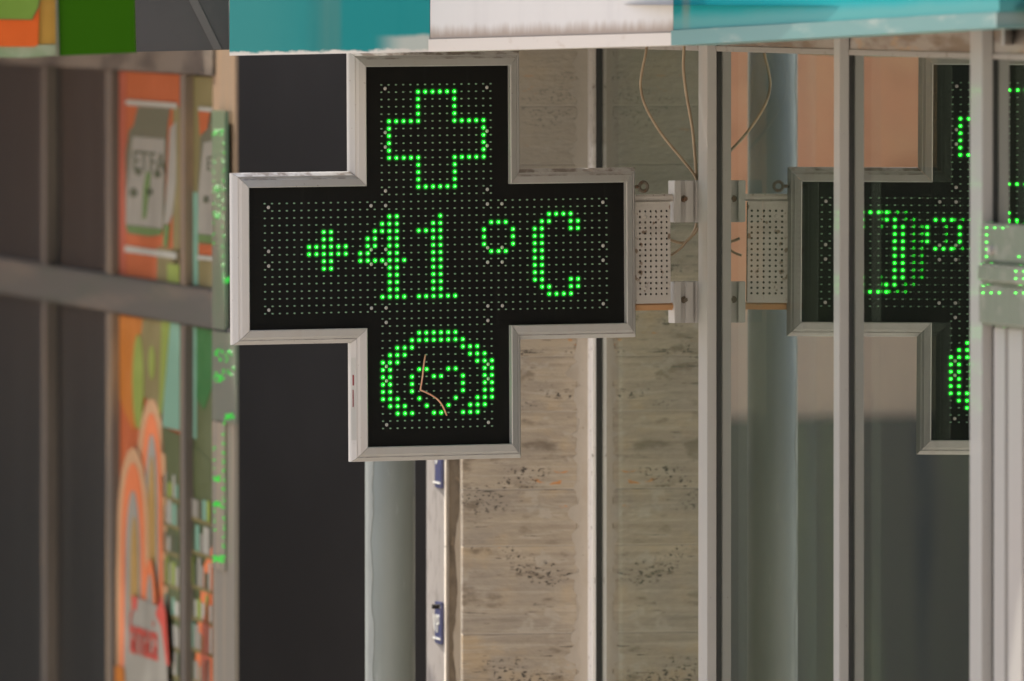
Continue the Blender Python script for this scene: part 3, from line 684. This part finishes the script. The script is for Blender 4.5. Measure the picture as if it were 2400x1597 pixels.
cbox(1489, 475, 1571, 710, nB - .016, nB - .004, 'plate_backing', m_hole, 0)
for (x, y_) in ((1512, 508), (1513, 675)):
    u, v = cuv(x, y_, nB); build('rivet', BM().cyl(cp(u, v, nB + .0002), CN, .0048, .0022, 10, .003), m_steel, br)
for (ya, yb_) in ((423, 522), (660, 758)):
    c = cbox(1582, ya, 1645, yb_, nB - .03, nB + .004, 'clamp', m_post, .0015)
    for (xa_, xb_) in ((1582, 1597), (1609, 1626), (1632, 1645)):
        cbox(xa_, ya + .4, xb_, yb_ - .4, nB + .0042, nB + .0125, 'rib', m_post, .0015, c)
    u, v = cuv(1603, (ya + yb_) / 2 - 6, nB + .005)
    build('bolt', BM().cyl(cp(u, v, nB + .0045), CN, .0085, .0025, 14).cyl(cp(u, v, nB + .007), CN, .0058, .007, 6), m_rust, c)
# eye bolt on the end of the cross
u, v = cuv(1508, 438, nB); ring = []
b = BM(); n_ = 20
for i in range(n_):
    a0_, a1_ = 2 * pi * i / n_, 2 * pi * (i + 1) / n_
    b.tube([cp(u + .0108 * cos(a0_), v + .0108 * sin(a0_), nB), cp(u + .0108 * cos(a1_), v + .0108 * sin(a1_), nB)], .0042, 6, 0)
b.cyl(cp(u - .03, v, nB), CU, .004, .0195, 8)
build('eye_bolt', b, m_rust, crs)

# ------------------------------------------------------------------ cables
def cable(pts, r, label, n=-.055):
    P3 = []
    for x, y_, *rest in pts:
        nn = rest[0] if rest else n
        u, v = cuv(x, y_, nn); P3.append(cp(u, v, nn))
    b = BM(); b.tube(P3, r, 8, 6)
    return tag(build('cable', b, m_cable, smooth=True), label, 'cable', 'beige cables around the cross bracket')
cable([(1519, 60), (1515, 116), (1504, 172), (1502, 208), (1514, 252), (1549, 312), (1594, 368), (1626, 408), (1634, 428)], .0034, 'long curving beige cable hanging left of the shopfront post')
cable([(1603, 60), (1603, 111), (1602, 163), (1609, 223), (1622, 297), (1628, 356), (1632, 413), (1634, 430)], .0038, 'straighter beige cable hanging close along the shopfront post', -.06)
cable([(1566, 560), (1580, 566), (1600, 570), (1615, 560), (1628, 540), (1632, 524)], .0036, 'upper short cable looping from perforated plate to clamp', -.05)
cable([(1566, 600), (1580, 594), (1597, 580), (1612, 562), (1628, 548), (1636, 535)], .0030, 'lower short cable bending up from plate to clamp', -.042)

# ------------------------------------------------------------------ neighbour's shopfront on the left
lz = lambda px, py, o=0: LF.sz(px, py, o)[1]
nb = thing('neighbour_shopfront', LF.pt(1.5, ZB), 'shaded shopfront with dark panes and posters at far left', 'shopfront')
zW1, zTr1, zTr0 = lz(268, 163), lz(268, 644), lz(268, 732)
sN = LF.s_(-60)
def lbox(px0, px1, z0, z1, o0, o1, nm, m, par=nb, bev=0):
    b = BM(); b.pbox(LF, LF.s_(px1, o1), LF.s_(px0, o1), z0, z1, o0, o1)
    if bev: b.bevel(bev, 2)
    return build(nm, b, m, par)
lbox(-60, 498, zW1, ZT + .1, -.05, .012, 'head_rail', m_head)
lbox(-60, 498, zTr0, zTr1, -.05, .014, 'transom', m_band, bev=.006)
for (x0, x1) in ((-60, 99), (112, 248), (262, 422), (437, 498)):
    for za, zb in ((zTr1, zW1), (ZB, zTr0)):
        lbox(x0, x1 + 12, za, zb, -.03, -.02, 'window_pane', m_glass_dark)
for x0, x1 in ((97, 108), (247, 262), (422, 434)):
    for za, zb in ((zTr1 + .001, zW1 - .001), (ZB, zTr0 - .001)):
        mu = lbox(x0, x1, za, zb, -.05, .010, 'mullion', m_tan, bev=.003)
        lbox(x1 + .3, x1 + 6, za, zb, -.05, -.004, 'gasket', m_gasket, mu)
# end pillar of the facade
lbox(499, 551, ZB, ZT + .1, -.004, .004, 'corner_pillar', m_tanwall)
lbox(499, 550, ZB, lz(520, 985), .0042, .014, 'beige_cladding', m_beige)

def fpoly(P, pts, o, m, name, parent, th=.0012):
    f, bk = [], []
    for x, y_ in pts:
        s, z = P.sz(x, y_, o); f.append(P.pt(s, z, o)); bk.append(P.pt(s, z, o - th))
    b = BM(); b.prism(f, bk); return build(name, b, m, parent)
def blob(cx_, cy_, rx, ry, n=18, a0=0, a1=2 * pi):
    return [(cx_ + rx * cos(a0 + (a1 - a0) * i / n), cy_ + ry * sin(a0 + (a1 - a0) * i / n)) for i in range(n + (0 if abs(a1 - a0) > 6.2 else 1))]
b = BM(); b.pbox(LF, .75, 7.5, 1.02, 1.08, .0, .80); build('added_shading_canopy', b, m_s_grey, nb)  # unseen slab added to keep the sun off the left shopfront
def shelves(x0, x1, y0, k, par):
    rows = {}
    yy = y0
    while yy < 1690:
        h = random.uniform(62, 84); x = x0 + random.uniform(0, 3)
        rows.setdefault(m_olv, []).append((x0, x1, yy + h - 11, yy + h - 3))
        while x < x1 - 3:
            w = random.uniform(4, 10); hh = random.uniform(.45, .85) * h
            rows.setdefault(random.choice((m_pale, m_pale, m_gry, m_gry, m_aqua, m_lim, m_txt, m_dgr)), []).append((x, min(x + w, x1), yy + h - 12 - hh, yy + h - 12))
            x += w + random.uniform(.5, 3)
        yy += h
    for m, qs in rows.items():
        b = BM()
        for xa, xb, ya, yb_ in qs:
            f = [LF.pt(*LF.sz(x, y_ + (x - x0) * .35, P0 + .0045), P0 + .0045) for x, y_ in ((xa, ya), (xb, ya), (xb, yb_), (xa, yb_))]
            b.prism(f, [p - LF.n * .001 for p in f])
        build('shelf_goods', b, m, par)['kind'] = 'stuff'
# upper poster
po = thing('poster', LF.pt(LF.s_(340), zTr1), 'orange poster with grey medicine bottle in upper window', 'poster', 'posters in the neighbour windows')
def yl(y0, px, base=268):                        # image row at another column along the same level line
    z = lz(base, y0); s = LF.s_(px)
    p = LF.pt(s, z) - CAM; return PH / 2 - FPX * p.dot(UP) / p.dot(FWD)
def quad(x0, x1, ya, yb): return [(x0, yl(ya, x0)), (x1, yl(ya, x1)), (x1, yl(yb, x1)), (x0, yl(yb, x0))]
P0 = -.012
fpoly(LF, quad(269, 421, 166, 642), P0, m_or, 'sheet', po, .004)
fpoly(LF, quad(269, 294, 166, 642), P0 + .0015, m_red, 'red_edge', po)
fpoly(LF, quad(368, 421, 565, 642), P0 + .0015, m_olv, 'olive_corner', po)
fpoly(LF, quad(392, 420, 600, 642), P0 + .003, m_lim, 'lime_corner', po)
fpoly(LF, quad(405, 421, 240, 600), P0 + .0015, m_olv, 'olive_edge', po)
fpoly(LF, quad(295, 414, 232, 244), P0 + .003, m_pale, 'white_bar', po)
fpoly(LF, quad(292, 413, 573, 587), P0 + .003, m_pale, 'white_bar', po)
fpoly(LF, [(323, 250), (398, 254), (392, 300), (390, 380), (384, 530), (376, 552), (350, 555), (300, 548), (294, 530), (294, 360), (302, 305), (312, 296)], P0 + .0015, m_dgr, 'bottle_shape', po)
fpoly(LF, [(311, 320), (386, 326), (380, 536), (296, 526), (297, 440), (304, 380)], P0 + .003, m_gry, 'bottle_label', po)
fpoly(LF, [(296, 528), (380, 538), (377, 550), (350, 553), (300, 545)], P0 + .003, m_grn, 'green_base', po)
fpoly(LF, [(398, 300), (413, 285), (412, 430), (404, 500), (396, 524), (384, 526), (392, 420)], P0 + .003, m_gry, 'pale_flank', po)
fpoly(LF, [(384, 527), (397, 527), (392, 580), (382, 578)], P0 + .003, m_grn, 'green_base', po)
text_on(LF, 'ETFA', LF.s_(306), LF.s_(381), lz(340, 404), lz(340, 356), P0 + .0032, m_txt, po)
for (x, y_, rx, ry) in ((323, 402, 7, 10), (312, 452, 9, 11), (368, 408, 8, 10), (350, 450, 7, 9)): fpoly(LF, blob(x, y_, rx, ry), P0 + .0045, m_txt, 'leaf_print', po)
fpoly(LF, [(342, 405), (352, 402), (350, 440), (341, 512), (333, 514), (336, 440)], P0 + .0045, m_grn, 'stem_print', po)
# second upper poster behind the pillar edge
po = thing('poster', LF.pt(LF.s_(470), zTr1), 'olive poster showing half a bottle beside the green cross reflection', 'poster', 'posters in the neighbour windows')
fpoly(LF, quad(441, 498, 168, 640), P0, m_olv, 'sheet', po, .004)
fpoly(LF, quad(441, 464, 430, 640), P0 + .0015, m_aqua, 'pale_edge', po)
fpoly(LF, quad(465, 498, 236, 246), P0 + .003, m_pale, 'white_bar', po)
fpoly(LF, [(465, 258), (498, 260), (488, 300), (468, 318)], P0 + .0015, m_or, 'orange_patch', po)
fpoly(LF, [(492, 262), (498, 262), (498, 560), (465, 548), (464, 440), (470, 320), (484, 305)], P0 + .0015, m_dgr, 'bottle_shape', po)
fpoly(LF, [(477, 335), (498, 330), (498, 552), (464, 548), (465, 450)], P0 + .003, m_gry, 'bottle_label', po)
text_on(LF, 'ET', LF.s_(478), LF.s_(497.5), lz(486, 400), lz(486, 368), P0 + .0032, m_txt, po)
fpoly(LF, [(464, 549), (498, 553), (498, 570), (464, 566)], P0 + .0045, m_grn, 'green_base', po)
fpoly(LF, [(465, 572), (497, 575), (496, 600), (465, 596)], P0 + .003, m_or, 'orange_patch', po)
fpoly(LF, [(462, 598), (498, 602), (498, 612), (462, 609)], P0 + .0045, m_pale, 'white_bar', po)
fpoly(LF, blob(482, 468, 6, 9), P0 + .0045, m_txt, 'leaf_print', po)
# lower poster
po = thing('poster', LF.pt(LF.s_(340), -1.0), 'orange poster with white arches and red lettering in lower window', 'poster', 'posters in the neighbour windows')
fpoly(LF, [(268, 736), (421, 760), (421, 1700), (268, 1700)], P0, m_or, 'sheet', po, .004)
fpoly(LF, [(269, 738), (340, 748), (330, 880), (312, 1010), (290, 960), (269, 900)], P0 + .0015, m_amb, 'amber_field', po)
fpoly(LF, [(335, 747), (378, 753), (378, 1000), (340, 930), (320, 960), (322, 850)], P0 + .003, m_olv, 'olive_field', po)
fpoly(LF, [(378, 752), (398, 756), (380, 960), (372, 980)], P0 + .0045, m_lim, 'lime_stripe', po)
fpoly(LF, [(398, 756), (421, 760), (421, 1010), (380, 1000), (386, 890)], P0 + .003, m_aqua, 'aqua_field', po)
fpoly(LF, [(378, 1000), (421, 1020), (421, 1090), (378, 1060)], P0 + .0045, m_shelf, 'shelf_edge', po)
fpoly(LF, [(376, 1058), (421, 1090), (421, 1700), (376, 1700)], P0 + .003, m_shelf, 'shelf_picture', po); shelves(377, 420, 1100, 1.0, po)
fpoly(LF, blob(323, 895, 13, 112), P0 + .0045, m_lim, 'leaf_print', po)
fpoly(LF, blob(355, 850, 7, 40), P0 + .0045, m_lim, 'leaf_print', po)
def arch(cx_, top, w, bot, m, k, nm='arch_print'):
    h = min(190, (bot - top) * .5); q = [i * pi / 2 / 9 for i in range(10)]
    pts = [(cx_ - w * 1.25, bot)] + [(cx_ - w * cos(a), top + h - h * sin(a)) for a in q] + [(cx_ + w * cos(a), top + h - h * sin(a)) for a in q[::-1][1:]] + [(cx_ + w * 1.25, bot)]
    fpoly(LF, pts, P0 + .0045 + .0014 * k, m, nm, po)
arch(354, 935, 34, 1700, m_cream, 0); arch(354, 968, 24, 1700, m_coral, 1); arch(355, 1018, 15, 1700, m_gry, 2); arch(355, 1070, 9, 1690, m_gold, 3)
arch(311, 1050, 36, 1720, m_cream, 4); arch(311, 1085, 27, 1720, m_coral, 5); arch(311, 1150, 18, 1700, m_gry, 6); arch(314, 1210, 9, 1500, m_gold, 7)
arch(350, 1310, 18, 1720, m_coral, 8); arch(350, 1345, 10, 1720, m_gry, 9)
fpoly(LF, [(308, 1395), (378, 1425), (390, 1500), (394, 1700), (298, 1700), (300, 1500)], P0 + .0200, m_gry, 'carton_print', po)
fpoly(LF, [(308, 1395), (322, 1402), (318, 1432), (309, 1428)], P0 + .0215, m_brick, 'carton_print', po)
fpoly(LF, [(364, 1440), (378, 1395), (388, 1440), (396, 1560), (390, 1560), (378, 1470)], P0 + .0215, m_brick, 'carton_print', po)
text_on(LF, 'farmacia', LF.s_(312), LF.s_(378), lz(345, 1540), lz(345, 1440), P0 + .0215, m_brick, po)
fpoly(LF, [(269, 1560), (290, 1566), (296, 1700), (269, 1700)], P0 + .0160, m_amb, 'amber_field', po)
# lower right window picture
po = thing('poster', LF.pt(LF.s_(470), -1.0), 'green shelf picture in narrow lower window beside corner pillar', 'poster', 'posters in the neighbour windows')
fpoly(LF, [(441, 764), (498, 774), (498, 1700), (441, 1700)], P0, m_shelf, 'sheet', po, .004); shelves(442, 496, 1150, 1.0, po)
fpoly(LF, [(441, 764), (460, 768), (460, 1030), (441, 1020)], P0 + .0015, m_aqua, 'pale_edge', po)
fpoly(LF, [(460, 768), (497, 774), (497, 905), (478, 960), (460, 935)], P0 + .0015, m_bot, 'green_field', po)
fpoly(LF, [(441, 1030), (496, 1085), (496, 1130), (441, 1150)], P0 + .0015, m_shelf, 'shelf_edge', po)
fpoly(LF, [(476, 1330), (497, 1280), (497, 1700), (448, 1700), (462, 1480)], P0 + .003, m_coral, 'coral_swirl', po)
fpoly(LF, [(472, 1470), (490, 1390), (494, 1700), (468, 1700)], P0 + .0045, m_red, 'coral_swirl', po)

# panel and glowing specks that stand in for a reflection of the LED cross
lp = thing('cross_reflection', LF.pt(LF.s_(525), lz(520, 1330), .02), 'flat panel with green specks standing in for reflection of LED cross', 'LED sign')
lbox(497, 527, lz(512, 768), lz(512, 258), .0145, .024, 'panel', m_reflection, lp)
lbox(497, 552, lz(525, 985), lz(525, 776), .0145, .022, 'panel', m_reflection, lp)
lbox(499, 545, lz(520, 775), lz(520, 764), .0145, .020, 'reflection_edge', m_gasket, lp)
lbox(497, 527, lz(512, 1330), lz(512, 986), .0145, .020, 'panel', m_beige, lp)  # lower part of the stand-in for the cross reflection
m_led_mirrored = mat('led_mirrored_green', (.0, .06, .01), .3, emit=((.0, 1.0, .03), .30))
b = BM()
def spot(x, y_, o=.0245):
    s, z = LF.sz(x, y_, o); a = .0045; h = .0019 * random.uniform(.6, 1.3)
    q = [LF.pt(s - a, z, o), LF.pt(s, z - h, o + .001), LF.pt(s + a, z, o), LF.pt(s, z + h, o + .001)]
    b.prism(q, [p - LF.n * .003 for p in q])
def cluster(x0, y0, x1, y1, n):
    for _ in range(n): spot(random.uniform(x0, x1), random.uniform(y0, y1))
for (x0, y0, x1, y1, n) in ((498, 303, 523, 319, 34), (500, 436, 516, 449, 20), (501, 498, 515, 512, 22), (521, 650, 545, 664, 30), (500, 880, 525, 896, 26), (526, 970, 548, 984, 26), (499, 1115, 515, 1128, 22), (499, 1176, 516, 1190, 24), (498, 1302, 524, 1318, 40)):
    cluster(x0, y0, x1, y1, n)
for yy in range(330, 650, 22): cluster(520, yy, 526, yy + 9, 4)
for yy in range(375, 580, 24): cluster(498, yy, 504, yy + 9, 3)
for yy in range(455, 500, 20): cluster(511, yy, 516, yy + 9, 3)
for yy in range(990, 1300, 22): cluster(520, yy, 526, yy + 9, 4)
for yy in list(range(1048, 1110, 22)) + list(range(1195, 1250, 22)): cluster(499, yy, 505, yy + 9, 3)
for _ in range(16):
    x = random.uniform(502, 545); yy = random.uniform(806, 890); cluster(x, yy, x + 5, yy + 9, 4)
o = build('mirrored_leds', b, m_led_mirrored, lp); o['kind'] = 'stuff'

# ------------------------------------------------------------------ neighbour's fascia signs above the left shopfront
ns = thing('neighbour_fascia', at(160, 130, 2.5), 'orange and green neighbour sign box at top left corner', 'shop sign')
def npanel(pts, Y, th, m, nm, par, Yb=None):
    f = [at(x, y_, Y if Yb is None else Y + (Yb - Y) * (x - pts[0][0]) / (pts[1][0] - pts[0][0])) for x, y_ in pts]
    b = BM(); b.prism(f, [p + Vector((0, th, 0)) for p in f]); return build(nm, b, m, par)
npanel([(-80, 108), (131, 104), (131, -95), (-80, -95)], 2.52, .2, m_s_tan, 'sign_panel', ns)
npanel([(-80, 133), (60, 136), (136, 130), (131, 105), (-80, 109)], 2.515, .2, m_s_trim, 'bottom_trim', ns)
npanel([(-80, 109), (80, 110), (89, 105), (93, -10), (93, -94), (-80, -94)], 2.508, .01, m_s_orange, 'orange_shape', ns)
npanel([(-80, 45), (76, 47.5), (80, 38), (90, 20), (95, -2), (96, -94), (-80, -94)], 2.500, .007, m_s_line, 'outline', ns)
npanel([(-80, 43), (75, 45.5), (78, 37), (88, 19), (92.5, -2), (93, -94), (-80, -94)], 2.492, .007, m_s_green, 'green_shape', ns)
npanel([(140, 131), (318, 124), (313, -95), (134, -95)], 2.48, .2, m_s_dk, 'green_panel', ns)
npanel([(131, 133), (139, 132), (133.5, -95), (128, -95)], 2.47, .22, m_s_line, 'corner_strip', ns)
ms = thing('slate_fascia', at(430, 118, -.2), 'plain slate grey fascia panel between green sign and teal sign', 'shop sign')
npanel([(320, 122), (537, 117), (533, -95), (314, -95)], -.20, .12, m_s_grey, 'sign_panel', ms)
npanel([(441, -2), (462, -2), (520, 116), (501, 117)], -.203, .002, mat('slate_shadow', (.062, .06, .06), .4), 'shadow_strip', ms)  # thin strip laid on as a diagonal shadow line across the slate
